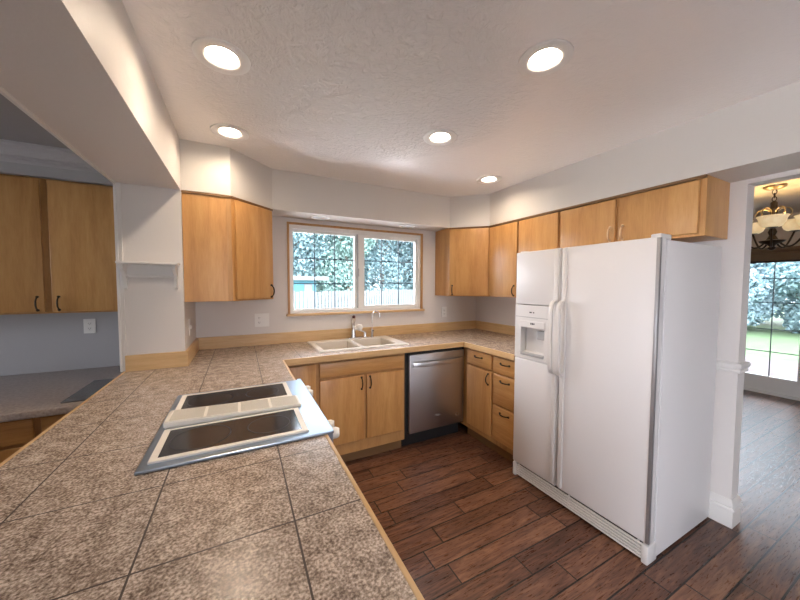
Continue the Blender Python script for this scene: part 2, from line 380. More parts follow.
# baseboards and chair rail round the wall end
def wrap(name, prof, label, cat):
    """profile (out, z) pairs swept along the kitchen face and round the wall end"""
    bm = new(); rings = []
    for (cx_, cy_, ox, oy) in ((XW, 2.0, -1, 0), (XW, .70, -1, -1), (XW+.1, .70, 1, -1), (XW+.1, 3.0, 1, 0)):
        rings.append([bm.verts.new((cx_+ox*d, cy_+oy*d, z)) for d, z in prof])
    for a, b in zip(rings, rings[1:]):
        for i in range(len(prof)): bm.faces.new([a[i], a[(i+1) % len(prof)], b[(i+1) % len(prof)], b[i]])
    bm.faces.new(rings[0]); bm.faces.new(rings[-1][::-1]); bmesh.ops.recalc_face_normals(bm, faces=bm.faces)
    return struct(name, bm, TRIM, label, cat)
wrap('baseboard_right', [(0, 0), (.013, 0), (.013, .098), (.020, .104), (.018, .112), (.012, .118), (.015, .126), (.008, .150), (.004, .166), (0, .166)], 'white moulded baseboard round the wall end', 'baseboard')
wrap('trim_3', [(0, .925), (.010, .925), (.014, .935), (.010, .945), (.016, .955), (.020, .970), (.012, .982), (0, .985)], 'white chair rail on the wall end', 'trim')

# ------------------------------------------------------------------ kitchen window
bm = new(); gridslab(bm, [WX0, .428, 1.742, WX1], [WZ0, 1.198, 1.945, WZ1], holes([(.428, 1.742, 1.198, 1.945)]), YB+.005, YB+.10, XZ)
wf = struct('window_1', bm, VINYL, 'white framed sliding kitchen window with wooden casing', 'window')
bm = new(); gridslab(bm, [.380, WX0, WX1, 1.793], [1.172, WZ0+.001, WZ1, 1.996], holes([(WX0, WX1, 1.1, WZ1)]), YB-.018, YB, XZ)
struct('window_casing', bm, WOODB, '', parent=wf)
bm = new(); box(bm, .365, 1.808, YB-.04, YB+.004, 1.150, 1.172, .004); struct('window_sill', bm, WOODE, '', parent=wf)
def sash(x0, x1, z0, z1, fwid, y, name):
    bm = new(); gridslab(bm, [x0, x0+fwid[0], x1-fwid[1], x1], [z0, z0+fwid[2], z1-fwid[3], z1], holes([(x0+fwid[0], x1-fwid[1], z0+fwid[2], z1-fwid[3])]), y, y+.028, XZ)
    s = struct(name, bm, VINYL, '', parent=wf)
    a, b, c, d = x0+fwid[0], x1-fwid[1], z0+fwid[2], z1-fwid[3]
    bm = new(); box(bm, a, b, y+.012, y+.016, c, d); struct('pane', bm, GLASS, '', parent=s)
    bm = new()
    for k in (1, 2):
        x = a+(b-a)*k/3; box(bm, x-.0048, x+.0048, y+.017, y+.023, c, d)
        z = c+(d-c)*k/3; box(bm, a, b, y+.017, y+.023, z-.0048, z+.0048)
    struct('muntin_grid', bm, MUNTIN, '', parent=s)
sash(.428, 1.075, 1.198, 1.945, (.012, .045, .010, .022), YB+.055, 'window_sash')
sash(1.060, 1.742, 1.198, 1.945, (.065, .022, .028, .035), YB+.022, 'window_sash')
bm = new(); box(bm, 1.052, 1.062, YB+.022, YB+.05, 1.205, 1.94, .002); box(bm, 1.046, 1.066, YB+.012, YB+.024, 1.52, 1.60, .003)
struct('window_latch', bm, GREYP, '', parent=wf)
# unseen windows added as daylight fill, behind the photographer and in the side room
def fill_window(name, x, ys, z0, z1, label, along_x=False):
    bm = new(); f = .06; us = []
    for a, b in zip(ys, ys[1:]): us += [a, a+f/2, b-f/2]
    us.append(ys[-1]); us = sorted(set(us))
    gridslab(bm, us, [z0, z0+f, z1-f, z1], holes([(a+f/2, b-f/2, z0+f, z1-f) for a, b in zip(ys, ys[1:])]), x-.03, x+.03, XZ if along_x else YZ)
    w_ = struct(name, bm, VINYL, label, 'window')
    for a, b in zip(ys, ys[1:]):
        bm = new(); (box(bm, a+f/2, b-f/2, x-.002, x+.002, z0+f, z1-f) if along_x else box(bm, x-.002, x+.002, a+f/2, b-f/2, z0+f, z1-f)); struct('pane', bm, GLASS, '', parent=w_)
fill_window('fill_window_2', XO+.07, [-2.0, -1.35, -.7], .1, 2.0, 'wide unseen window added as daylight fill behind the photographer')
fill_window('fill_window_3', -4.05, [1.5, 2.1, 2.7], .85, 2.05, 'unseen window added as daylight fill on the far side of the side room')
fill_window('fill_window_4', -3.35, [-.2, .35, .9], .15, 2.05, 'tall unseen window added as daylight fill in the wall behind the photographer', True)

# ------------------------------------------------------------------ patio door in the dining room
bm = new(); gridslab(bm, [DY0, DY0+.04, DY1-.04, DY1], [0, .03, DZ1-.04, DZ1], holes([(DY0+.04, DY1-.04, .03, DZ1-.04)]), 6.19, 6.30, YZ)
d1 = struct('door_1', bm, VINYL, 'white glazed patio doors at the end of the dining room', 'door')
for y0, y1 in ((DY0+.04, 1.094), (1.095, 2.205)):
    bm = new(); s0 = .075
    gridslab(bm, [y0, y0+s0, y1-s0, y1], [.03, .235, 1.82, 1.89], holes([(y0+s0, y1-s0, .235, 1.82)]), 6.215, 6.255, YZ)
    lf = struct('door_leaf', bm, VINYL, '', parent=d1)
    bm = new(); box(bm, 6.233, 6.237, y0+s0, y1-s0, .235, 1.82); struct('pane', bm, GLASS, '', parent=lf)
    bm = new(); n_ = 4 if y1 > 2 else 3
    for k in range(1, n_):
        yy = y0+s0+(y1-y0-2*s0)*k/n_; box(bm, 6.222, 6.230, yy-.005, yy+.005, .235, 1.82)
    for zz in (.565, .865, 1.215, 1.53): box(bm, 6.222, 6.230, y0+s0, y1-s0, zz-.005, zz+.005)
    struct('muntin_grid', bm, MUNTIN, '', parent=lf)
bm = new(); box(bm, -3, 6.3, 3.12, 6.6, -.12, -.06); box(bm, -.63, 6.3, -9, -3.52, -.12, -.06); tag(obj('bounce_slab', bm, BOUNCE_GROUND), 'unseen pale slab added along the house to bounce light up through the kitchen window', 'path', kind='structure')  # unseen pale ground, added to throw daylight up at the soffit and ceiling
t = thing('roller_blind', 'brown rolled-up fabric blind above the patio door', 'blind', (6.15, 1.36, 1.74))
bm = new(); box(bm, 6.165, 6.198, .30, 2.42, 1.76, 1.90, .006); obj('blind_fabric', bm, SHADEBROWN, t)
bm = new(); tube(bm, [(6.16, .30, 1.90), (6.16, 2.42, 1.90)], .035, 14); obj('roll', bm, SHADEBROWN, t, True)
bm = new(); tube(bm, [(6.17, .30, 1.752), (6.17, 2.42, 1.752)], .014, 10); obj('bottom_rail', bm, BRONZE, t, True)

# ------------------------------------------------------------------ cabinet building blocks
def nrm(p0, p1):
    d = Vector((p1[0]-p0[0], p1[1]-p0[1], 0)); L = d.length; d /= L
    return d, Vector((d.y, -d.x, 0)), L
def pull(parent, c, along, out, L=.092, m=None):
    c = Vector(c); a = Vector(along); o = Vector(out); bm = new(); pts = []
    for k in range(11):
        s = k/10*2-1; pts.append(c + a*s*L/2 + o*(.004 + .024*max(0, 1-abs(s)**2.6)))
    tube(bm, pts, [.0062 if k in (0, 10) else .0042+.0012*(1-abs(k/5-1)) for k in range(11)], 8)
    for s in (-1, 1):
        q = c + a*s*L/2; u = a; fb = o
        tube(bm, [q-fb*.001, q+fb*.006], .0085, 10)
    return obj('handle', bm, m or BRONZE, parent, True)
def front(name, parent, p0, p1, z0, z1, m, inset=.0, t=.02, handle=None, hm=None):
    d, n, L = nrm(p0, p1); O = Vector((p0[0], p0[1], z0)) + d*inset
    bm = new(); fbox(bm, O, d, n, L-2*inset, t, z1-z0, .0055, 3)
    f = obj(name, bm, m, parent, True)
    if handle:
        kind, s, z = handle
        x = inset + (L-2*inset)*s if s <= 1 else L-inset-.04
        c = Vector((p0[0], p0[1], z)) + d*x + n*t
        pull(f, c, (0, 0, 1) if kind == 'v' else d, n, m=hm)
    return f
def strip(parent, p0, p1, z0, z1, t=.006, name='top_strip', m=None):
    d, n, L = nrm(p0, p1); bm = new(); fbox(bm, (p0[0], p0[1], z0), d, n, L, t, z1-z0, .001, 1)
    return obj(name, bm, m or DARKWOOD, parent)

UZ0, UZ1 = 1.320, SZ
# left diagonal corner wall cabinet
A, B = (-.045, YC+.022), (.238, 2.705)
t = thing('corner_wall_cabinet', 'maple corner wall cabinet left of the kitchen window', 'cabinet', (-.05, 2.70, UZ0))
bm = new(); prism(bm, [(XL+.001, YC+.022), A, B, (.238, YB), (XL+.001, YB)], UZ0, UZ1, .0015); obj('body', bm, WOODV, t)
front('door', t, A, B, UZ0+.012, UZ1-.022, WOODV, .022, .02, ('v', .93, 1.385))
d_, n_, _ = nrm(A, B); strip(t, (XL+.001, YC+.022), A, UZ1-.016, UZ1-.001, .008); strip(t, A, B, UZ1-.016, UZ1-.001, .008)
strip(t, (A[0]-.028, A[1]), A, UZ0, UZ1-.018, .004, 'corner_stile', WOODB)
# right diagonal corner wall cabinet
A, B = (1.965, 2.705), (2.257, 2.424)
t = thing('corner_wall_cabinet', 'maple corner wall cabinet right of the kitchen window', 'cabinet', (2.27, 2.72, UZ0))
bm = new(); prism(bm, [A, B, (XW-.001, 2.424), (XW-.001, YB-.001), (1.965, YB-.001)], UZ0, UZ1, .0015); obj('body', bm, WOODV, t)
front('door', t, A, B, UZ0+.012, UZ1-.022, WOODV, .006, .02, ('v', .08, 1.385))
strip(t, A, B, UZ1-.016, UZ1-.001, .008)
# two-door wall cabinet between the corner and the refrigerator
XF_ = 2.268
t = thing('wall_cabinet', 'tall maple wall cabinet with two doors between corner cabinet and refrigerator', 'cabinet', (2.41, 2.03, UZ0))
bm = new(); box(bm, XF_, XW-.001, 1.642, 2.423, UZ0, UZ1, .0015); obj('body', bm, WOODV, t)
front('door', t, (XF_, 2.418), (XF_, 2.062), UZ0+.012, UZ1-.022, WOODV, 0, .02, ('v', .93, 1.385))
front('door', t, (XF_, 2.044), (XF_, 1.652), UZ0+.012, UZ1-.022, WOODV, 0, .02, ('v', .07, 1.385))
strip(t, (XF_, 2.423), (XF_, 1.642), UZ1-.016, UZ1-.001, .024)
# short cabinet above the refrigerator
OZ0 = 1.708
t = thing('wall_cabinet', 'short maple wall cabinet with two doors above the refrigerator', 'cabinet', (2.41, 1.2, OZ0))
bm = new(); box(bm, XF_, XW-.001, .772, 1.641, OZ0, UZ1, .0015); obj('body', bm, WOODV, t)
front('door', t, (XF_, 1.630), (XF_, 1.228), OZ0+.015, UZ1-.022, WOODV, 0, .02, ('v', .93, 1.782), LITBRONZE)
front('door', t, (XF_, 1.206), (XF_, .800), OZ0+.015, UZ1-.022, WOODV, 0, .02, ('v', .07, 1.782), LITBRONZE)
strip(t, (XF_, 1.641), (XF_, .772), UZ1-.016, UZ1-.001, .024)

# ------------------------------------------------------------------ base cabinets
ZC = .908; ZU = .868; YF = 2.335; FX = 1.882
t = thing('base_cabinet', 'maple sink base cabinet with two doors below the kitchen sink', 'cabinet', (.76, 2.62, 0))
bm = new(); gridslab(bm, [.285, .54, 1.225, 1.24], [YF, 2.38, 2.84, YB-.002], holes([(.54, 1.225, 2.38, 2.84)]), .10, ZU); box(bm, .54, 1.225, 2.38, 2.84, .10, .12)
obj('body', bm, WOODB, t)
bm = new(); box(bm, .285, 1.24, YF+.06, YF+.075, 0, .10); obj('toe_kick', bm, DARKWOOD, t)
front('corner_panel', t, (.295, YF), (.488, YF), .125, .845, WOODV)
front('false_front', t, (.515, YF), (1.222, YF), .735, .845, WOODH)
front('door', t, (.515, YF), (.868, YF), .195, .715, WOODV, 0, .02, ('v', .93, .655))
front('door', t, (.889, YF), (1.222, YF), .195, .715, WOODV, 0, .02, ('v', .08, .655))

# right-hand run: corner unit with drawer and door, then a stack of drawers
t = thing('base_cabinet', 'maple corner base cabinet with one drawer above a door beside the dishwasher', 'cabinet', (2.2, 2.15, 0))
bm = new(); box(bm, FX, XW-.002, 1.945, YB-.002, .10, ZU); obj('body', bm, WOODB, t)
bm = new(); box(bm, FX+.05, FX+.065, 1.945, YF-.002, 0, .10); obj('toe_kick', bm, DARKWOOD, t)
front('drawer', t, (FX, 2.268), (FX, 1.958), .718, .846, WOODH, 0, .02, ('h', .5, .800))
front('door', t, (FX, 2.268), (FX, 1.958), .150, .702, WOODV, 0, .02, ('v', .90, .635))
t = thing('base_cabinet', 'narrow maple base cabinet with three drawers beside the refrigerator', 'cabinet', (2.2, 1.82, 0))
bm = new(); box(bm, FX, XW-.002, 1.690, 1.944, .10, ZU); obj('body', bm, WOODB, t)
bm = new(); box(bm, FX+.05, FX+.065, 1.690, 1.944, 0, .10); obj('toe_kick', bm, DARKWOOD, t)
for z0, z1 in ((.718, .846), (.455, .702), (.150, .438)):
    front('drawer', t, (FX, 1.932), (FX, 1.696), z0, z1, WOODH, 0, .02, ('h', .55, z1-.045))
# island carcass
t = thing('island_cabinet', 'maple island cabinet under the speckled tile worktop', 'cabinet', (-.2, 1.0, 0))
bm = new(); box(bm, -.60, .225, -.20, YC-.001, .10, ZU); obj('body', bm, WOODB, t)
bm = new(); box(bm, -.54, .16, -.14, YC-.06, 0, .10); obj('toe_kick', bm, DARKWOOD, t)
for y0, y1 in ((-.18, .38), (.40, .98), (1.72, 2.25)):
    front('door', t, (.225, y0), (.225, y1), .13, .845, WOODV, 0, .02, ('v', .9, .70))
front('door', t, (.225, 1.0), (.225, 1.70), .13, .76, WOODV, 0, .02, ('v', .9, .70))

# ------------------------------------------------------------------ worktop
t = thing('worktop', 'brown speckled tile worktop with maple edging round the kitchen', 'worktop', (0, 0, ZU))
SX0, SX1, SY0, SY1 = .565, 1.232, 2.43, 2.80
def in_top(u, v):
    if SX0 < u < SX1 and SY0 < v < SY1: return False
    if v < YC: 
        if XO+.012 < u < .252: return True
    elif XL < u < .252: return True
    if v > 2.298 and u > .24: return True
    return u > 1.845 and v > 1.690
bm = new(); gridslab(bm, [XO+.012, XL, .252, SX0, SX1, 1.845, XW-.001], [-.238, 1.690, 2.298, YC, SY0, SY1, YB-.001], in_top, ZU, ZC)
obj('tile_top', bm, TILE, t)
def edging(bm_pts, name='wooden_edge'):
    for a in bm_pts:
        bm = new(); box(bm, *a, ZU-.004, ZC+.0015, .003); obj(name, bm, WOODE, t)
edging([(.252, .264, -.25, 2.298), (.264, 1.845, 2.286, 2.298), (1.833, 1.845, 1.690, 2.286), (XO, XO+.012, -.25, YC), (XO+.012, .252, -.25, -.238)])
for a in ((XO+.012, XL+.018, YC-.018, YC), (XL, XL+.018, YC, YB-.018), (XL, XW-.001, YB-.018, YB-.001), (XW-.019, XW-.001, 1.690, YB-.018)):
    bm = new(); box(bm, *a, ZC, 1.006, .003); obj('backsplash', bm, WOODE, t)

# ------------------------------------------------------------------ cooktop
t = thing('cooktop', 'stainless cooktop with two black glass burners and cream centre vent', 'cooktop', (0, 1.40, ZC))
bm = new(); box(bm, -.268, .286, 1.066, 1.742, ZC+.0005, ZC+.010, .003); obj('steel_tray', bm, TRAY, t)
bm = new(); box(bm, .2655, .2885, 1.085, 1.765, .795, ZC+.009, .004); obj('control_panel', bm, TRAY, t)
for y0, y1 in ((1.098, 1.326), (1.482, 1.708)):
    bm = new(); gridslab(bm, [-.245, -.226, .185, .204], [y0, y0+.019, y1-.012, y1], holes([(-.226, .185, y0+.019, y1-.012)]), ZC+.010, ZC+.016)
    fr_ = obj('burner_frame', bm, CREAM, t)
    bm = new(); box(bm, -.226, .185, y0+.019, y1-.012, ZC+.010, ZC+.0145); g_ = obj('burner_glass', bm, BLACKGLASS, fr_)
    ym = (y0+y1)/2+.003
    for xc, r in ((-.125, .088), (.085, .072)):
        bm = new(); lathe(bm, [(r-.003, ZC+.0146), (r-.003, ZC+.0152), (r, ZC+.0152), (r, ZC+.0146)], (xc, ym, 0), 40, cap=False)
        obj('burner_ring', bm, BURNER, fr_)
def wedge(bm, x0, x1, y0, y1, zb, zl, zr, bev):
    P_ = [(x0, zb), (x1, zb), (x1, zr), (x0, zl)]
    a = [bm.verts.new((x, y0, z)) for x, z in P_]; b = [bm.verts.new((x, y1, z)) for x, z in P_]
    fs = [bm.faces.new(a), bm.faces.new(b[::-1])] + [bm.faces.new([a[i], b[i], b[(i+1) % 4], a[(i+1) % 4]]) for i in range(4)]
    bmesh.ops.recalc_face_normals(bm, faces=fs)
    if bev: bmesh.ops.bevel(bm, geom=list({e for f in fs for e in f.edges}), offset=bev, segments=2, affect='EDGES')
VL, VR = .036, .022
bm = new(); wedge(bm, -.252, .222, 1.343, 1.466, ZC+.0101, ZC+VL, ZC+VR, .004); vt = obj('vent', bm, CREAM, t, True)
vz = lambda x: ZC+VL+(VR-VL)*(x+.252)/.474
for k in range(4):
    x0 = -.240+k*.1145; bm = new()
    for q in range(9): wedge(bm, x0+.004, x0+.108, 1.352+q*.0122, 1.352+q*.0122+.008, vz(x0)-.004, vz(x0+.004)+.0012, vz(x0+.108)+.0012, 0)
    obj('vent_grille', bm, GRILLE, vt)
for y in (1.172, 1.245, 1.665, 1.735):
    bm = new(); lathe(bm, [(.012, .2885), (.012, .296), (.0215, .298), (.0215, .322), (.018, .329)], (0, y, .858), 24, 'x')
    box(bm, .327, .334, y-.004, y+.004, .842, .874, .001)
    obj('knob', bm, CREAM, t, True)

# ------------------------------------------------------------------ sink and taps
t = thing('kitchen_sink', 'white double-bowl sink set in the worktop under the window', 'sink', (.925, 2.64, ZC))
bm = new(); gridslab(bm, [.535, .58, .875, .92, 1.215, 1.315], [2.395, 2.445, 2.79, 2.895], holes([(.58, .875, 2.445, 2.79), (.92, 1.215, 2.445, 2.79)]), ZC+.0005, ZC+.013)
bmesh.ops.bevel(bm, geom=[e for e in bm.edges if abs(e.verts[0].co.z-ZC-.013) < 1e-4 and abs(e.verts[1].co.z-ZC-.013) < 1e-4 and len(e.link_faces) == 2 and abs(e.link_faces[0].normal.dot(e.link_faces[1].normal)) < .5], offset=.005, segments=2, affect='EDGES')
obj('rim', bm, ENAMEL, t, True)
for x0, x1 in ((.58, .875), (.92, 1.215)):
    bm = new()
    def ring(i, z): return [bm.verts.new((x, y, z)) for x, y in ((x0+i, 2.445+i), (x1-i, 2.445+i), (x1-i, 2.79-i), (x0+i, 2.79-i))]
    R = [ring(0, ZC+.008), ring(.002, ZC-.15), ring(.03, ZC-.178), ring(.026, ZC-.184), ring(-.006, ZC-.152), ring(-.006, ZC-.0)]
    for a, b in zip(R, R[1:]):
        for k in range(4): bm.faces.new([a[k], b[k], b[(k+1) % 4], a[(k+1) % 4]])
    bm.faces.new(R[2]); bm.faces.new(R[3][::-1])
    bo = obj('bowl', bm, BASIN, t)
    bm = new(); lathe(bm, [(.045, ZC-.178), (.045, ZC-.174), (.03, ZC-.175)], ((x0+x1)/2, 2.62, 0), 20); obj('drain', bm, CHROME, bo, True)
t = thing('kitchen_faucet', 'chrome kitchen faucet with pull-out head on the sink deck', 'faucet', (.99, 2.85, ZC+.013))
fz = ZC+.013
bm = new(); box(bm, .90, 1.10, 2.825, 2.875, fz, fz+.012, .005); obj('deck_plate', bm, CHROME, t, True)
bm = new(); lathe(bm, [(.026, fz+.01), (.024, fz+.05), (.020, fz+.075), (.019, fz+.11), (.021, fz+.125)], (.955, 2.85, 0)); obj('body', bm, CHROME, t, True)
bm = new(); tube(bm, [(.955, 2.85, fz+.11), (.954, 2.845, fz+.15), (.950, 2.83, fz+.185), (.946, 2.80, fz+.212)], [.019, .021, .022, .017], 14)
sp1 = obj('spray_head', bm, CHROME, t, True)
bm = new(); tube(bm, [(.946, 2.80, fz+.212), (.945, 2.792, fz+.222)], [.016, .012], 12); obj('spray_tip', bm, mat('dark_red_tip', (.10, .03, .03), .4), sp1, True)
bm = new(); lathe(bm, [(.004, -.030), (.020, -.024), (.030, -.006), (.030, .008), (.020, .026), (.004, .031)], (1.02, 2.845, fz+.105)); tube(bm, [(.965, 2.85, fz+.085), (1.01, 2.847, fz+.10)], .014, 10)
obj('lever_ball', bm, ENAMEL, t, True)
bm = new(); tube(bm, [(1.0, 2.84, fz+.085), (1.04, 2.838, fz+.07), (1.075, 2.845, fz+.055)], [.010, .008, .010], 10); lathe(bm, [(.016, fz+.01), (.014, fz+.05), (.010, fz+.062)], (1.075, 2.85, 0), 16)
obj('side_lever', bm, CHROME, t, True)
t = thing('filter_tap', 'slender chrome gooseneck water tap right of the faucet', 'tap', (1.155, 2.86, fz))
bm = new(); lathe(bm, [(.018, fz), (.016, fz+.012), (.012, fz+.018), (.012, fz+.07), (.008, fz+.08)], (1.155, 2.86, 0), 16); obj('base', bm, CHROME, t, True)
bm = new(); P = [(1.155, 2.86, fz+.07), (1.155, 2.86, fz+.22)]
for k in range(1, 9): a = math.pi*k/8; P.append((1.155+.035*(1-math.cos(a)), 2.86-.012*(1-math.cos(a)), fz+.22+.035*math.sin(a)))
P.append((1.226, 2.836, fz+.19)); tube(bm, P, .0055, 10); obj('gooseneck', bm, CHROME, t, True)
bm = new(); tube(bm, [(1.155, 2.86, fz+.06), (1.158, 2.825, fz+.068)], .004, 8); obj('lever', bm, BLACK, t, True)

# ------------------------------------------------------------------ dishwasher
t = thing('dishwasher', 'stainless steel dishwasher with curved bar handle under the worktop', 'dishwasher', (1.55, 2.62, 0))
bm = new(); box(bm, 1.243, 1.879, YF+.004, 2.90, .125, ZU-.003); box(bm, 1.26, 1.86, 2.44, 2.88, .0, .125); obj('tub', bm, BLACK, t)
bm = new(); box(bm, 1.272, 1.852, 2.300, YF+.003, .150, .838, .006, 3); dr = obj('door', bm, STEEL, t, True)
bm = new(); P = []
for k in range(15):
    s = k/14*2-1; P.append((1.562+s*.262, 2.294-.036*(1-abs(s)**3), .752))
for k, p in enumerate(P):
    pass
rings = []
for p in P: rings.append([bm.verts.new((p[0], p[1]+dy, p[2]+dz)) for dy, dz in ((-.007, -.018), (.004, -.022), (.008, 0), (.004, .022), (-.007, .018), (-.010, 0))])
for a, b in zip(rings, rings[1:]):
    for k in range(6): bm.faces.new([a[k], a[(k+1) % 6], b[(k+1) % 6], b[k]])
bm.faces.new(rings[0][::-1]); bm.faces.new(rings[-1]); bmesh.ops.recalc_face_normals(bm, faces=bm.faces)
obj('handle', bm, STEEL, dr, True)
bm = new(); lathe(bm, [(.010, 2.300), (.010, 2.298)], (1.775, 0, .235), 16, 'y'); obj('round_badge', bm, CHROME, dr)
bm = new(); box(bm, 1.535, 1.59, 2.2990, 2.3003, .262, .270); obj('nameplate', bm, GREYP, dr)
bm = new(); box(bm, 1.255, 1.870, 2.405, 2.42, .0, .125); obj('kick_plate', bm, BLACK, t)

# ------------------------------------------------------------------ refrigerator
t = thing('refrigerator', 'white side-by-side refrigerator with ice and water dispenser', 'refrigerator', (2.2, 1.225, 0))
FXF, FXD = 1.822, 1.885
bm = new(); box(bm, FXD+.012, 2.545, .785, 1.668, .012, 1.662, .006, 2); bd = obj('body', bm, FRIDGE, t, True)
bm = new(); box(bm, FXD-.002, FXD+.013, .80, 1.655, .11, 1.655); obj('gasket', bm, DARKGAP, t)
bm = new(); box(bm, FXF, FXD, .783, 1.300, .107, 1.672, .012, 4); rd = obj('fridge_door', bm, FRIDGE, t, True)
# freezer door in three panels round the dispenser
bm = new(); box(bm, FXF, FXD, 1.313, 1.672, .107, .903, .008, 3); box(bm, FXF, FXD, 1.313, 1.672, 1.297, 1.672, .008, 3)
fd = obj('freezer_door', bm, FRIDGE, t, True)
ry0, ry1, rz0, rz1 = 1.420, 1.620, .935, 1.135
bm = new(); gridslab(bm, [1.313, ry0, ry1, 1.672], [.907, rz0, rz1, 1.293], holes([(ry0, ry1, rz0, rz1)]), FXF+.001, FXD, YZ)
dp = obj('dispenser_panel', bm, FRIDGEP, fd)
bm = new(); xb = FXD-.004
bm.faces.new([bm.verts.new(p) for p in ((xb, ry0, rz0+.02), (xb, ry1, rz0+.02), (xb, ry1, rz1), (xb, ry0, rz1))]); bm.faces.new([bm.verts.new(p) for p in ((FXF+.002, ry0, rz0+.002), (FXF+.002, ry1, rz0+.002), (xb, ry1, rz0+.02), (xb, ry0, rz0+.02))])
obj('dispenser_recess', bm, FRIDGEP, fd)
bm = new(); box(bm, FXF+.02, FXD, ry0+.012, ry0+.075, 1.055, 1.115, .004); obj('dispenser_nozzle', bm, GREYP, fd)
bm = new(); box(bm, FXF-.004, FXF+.045, ry0+.004, ry1-.004, rz0-.004, rz0+.012, .003); obj('drip_tray', bm, GREYP, fd)
bm = new(); box(bm, FXF-.004, FXF+.003, ry0-.004, ry1+.006, rz1-.002, rz1+.045, .002); obj('dispenser_trim', bm, FRIDGEP, fd)
bm = new(); box(bm, FXF-.0005, FXF+.002, 1.345, 1.665, 1.205, 1.209)
obj('panel_groove', bm, GREYP, fd)
bm = new()
for y0, y1 in ((1.497, 1.505), (1.508, 1.52), (1.523, 1.532)): box(bm, FXF-.0045, FXF-.003, y0, y1, 1.157, 1.169)
obj('badge_mark', bm, BLACK, fd)
bm = new()
for y0, y1 in ((1.505, 1.515), (1.525, 1.545)): box(bm, FXF-.0003, FXF+.002, y0, y1, 1.238, 1.246)
obj('control_marks', bm, BLACK, fd)
# full-height trim strips and the long handles
for (y0, y1, par) in ((1.318, 1.348, fd), (1.264, 1.294, rd)):
    bm = new(); box(bm, FXF-.013, FXF+.004, y0, y1, .125, 1.668, .005, 2); obj('trim_strip', bm, HANDLEP, par, True)
    ym = (y0+y1)/2; bm = new(); P = []
    zs = [.852, .868, .90, .96, 1.05, 1.10, 1.16, 1.25, 1.30, 1.325, 1.338]; xs = [-.012, -.040, -.052, -.058, -.060, -.060, -.060, -.058, -.052, -.040, -.014]
    rings = [[bm.verts.new((FXF+x+a, ym+b, z)) for a, b in ((-.009, -.008), (-.009, .008), (-.004, .014), (.010, .012), (.010, -.012), (-.004, -.014))] for x, z in zip(xs, zs)]
    for a, b in zip(rings, rings[1:]):
        for k in range(6): bm.faces.new([a[k], a[(k+1) % 6], b[(k+1) % 6], b[k]])
    bm.faces.new(rings[0][::-1]); bm.faces.new(rings[-1]); bmesh.ops.recalc_face_normals(bm, faces=bm.faces)
    obj('handle', bm, HANDLEP, par, True)
bm = new(); box(bm, FXF-.004, FXF+.012, .7795, .797, .115, 1.668, .003, 2); ce = obj('chrome_edge', bm, EDGEMETAL, rd, True)
bm = new(); box(bm, FXF+.02, FXD+.06, .788, .835, 1.662, 1.690, .006, 2); obj('hinge_cap', bm, FRIDGEP, t, True)
bm = new(); box(bm, FXF+.03, FXD+.05, 1.62, 1.665, 1.662, 1.682, .005, 2); obj('hinge_cap', bm, FRIDGEP, t, True)
bm = new(); box(bm, FXF+.022, FXF+.06, .812, 1.645, .012, .100); obj('grille_backing', bm, DARKGAP, t)
bm = new()
for y in (.83, 1.22, 1.62): box(bm, FXF+.012, FXF+.024, y, y+.01, .014, .098)
for k in range(5): box(bm, FXF+.003, FXF+.016, .812, 1.645, .016+k*.0175, .0255+k*.0175, .002, 1)
gr_ = obj('base_grille', bm, FRIDGEP, t)
bm = new(); box(bm, FXF-.001, FXD+.03, .783, .815, .0, .100, .006, 2); obj('grille_end', bm, FRIDGEP, t, True)
bm = new(); box(bm, FXF-.001, FXD+.03, 1.642, 1.670, .0, .100, .006, 2); obj('grille_end', bm, FRIDGEP, t, True)
for x, y in ((2.45, .84), (2.45, 1.61)):
    bm = new(); lathe(bm, [(.022, 0), (.022, .013)], (x, y, 0), 14); obj('rear_foot', bm, BLACK, t)

# ------------------------------------------------------------------ small white shelf on the wall end
t = thing('wall_shelf', 'small white bracketed shelf on the wall end over the island', 'shelf', (-.475, 2.36, 1.40))
bm = new(); box(bm, -.625, -.335, 2.300, YC, 1.552, 1.566, .003); obj('shelf_board', bm, TRIM, t)
bm = new(); box(bm, -.612, -.350, YC-.016, YC, 1.475, 1.552, .003); box(bm, -.60, -.36, 2.372, 2.386, 1.478, 1.492, .003); obj('rail', bm, TRIM, t)
for x in (-.612, -.366):
    bm = new(); pr = [(0, 0), (0, -.145), (-.014, -.150), (-.024, -.140), (-.030, -.10), (-.055, -.055), (-.088, -.03), (-.092, 0)]
    vsA = [bm.verts.new((x, YC-.001+a, 1.552+b)) for a, b in pr]; vsB = [bm.verts.new((x+.016, YC-.001+a, 1.552+b)) for a, b in pr]
    bm.faces.new(vsA[::-1]); bm.faces.new(vsB)
    for k in range(len(pr)): bm.faces.new([vsA[k], vsA[(k+1) % len(pr)], vsB[(k+1) % len(pr)], vsB[k]])
    bmesh.ops.recalc_face_normals(bm, faces=bm.faces); obj('bracket', bm, TRIM, t)

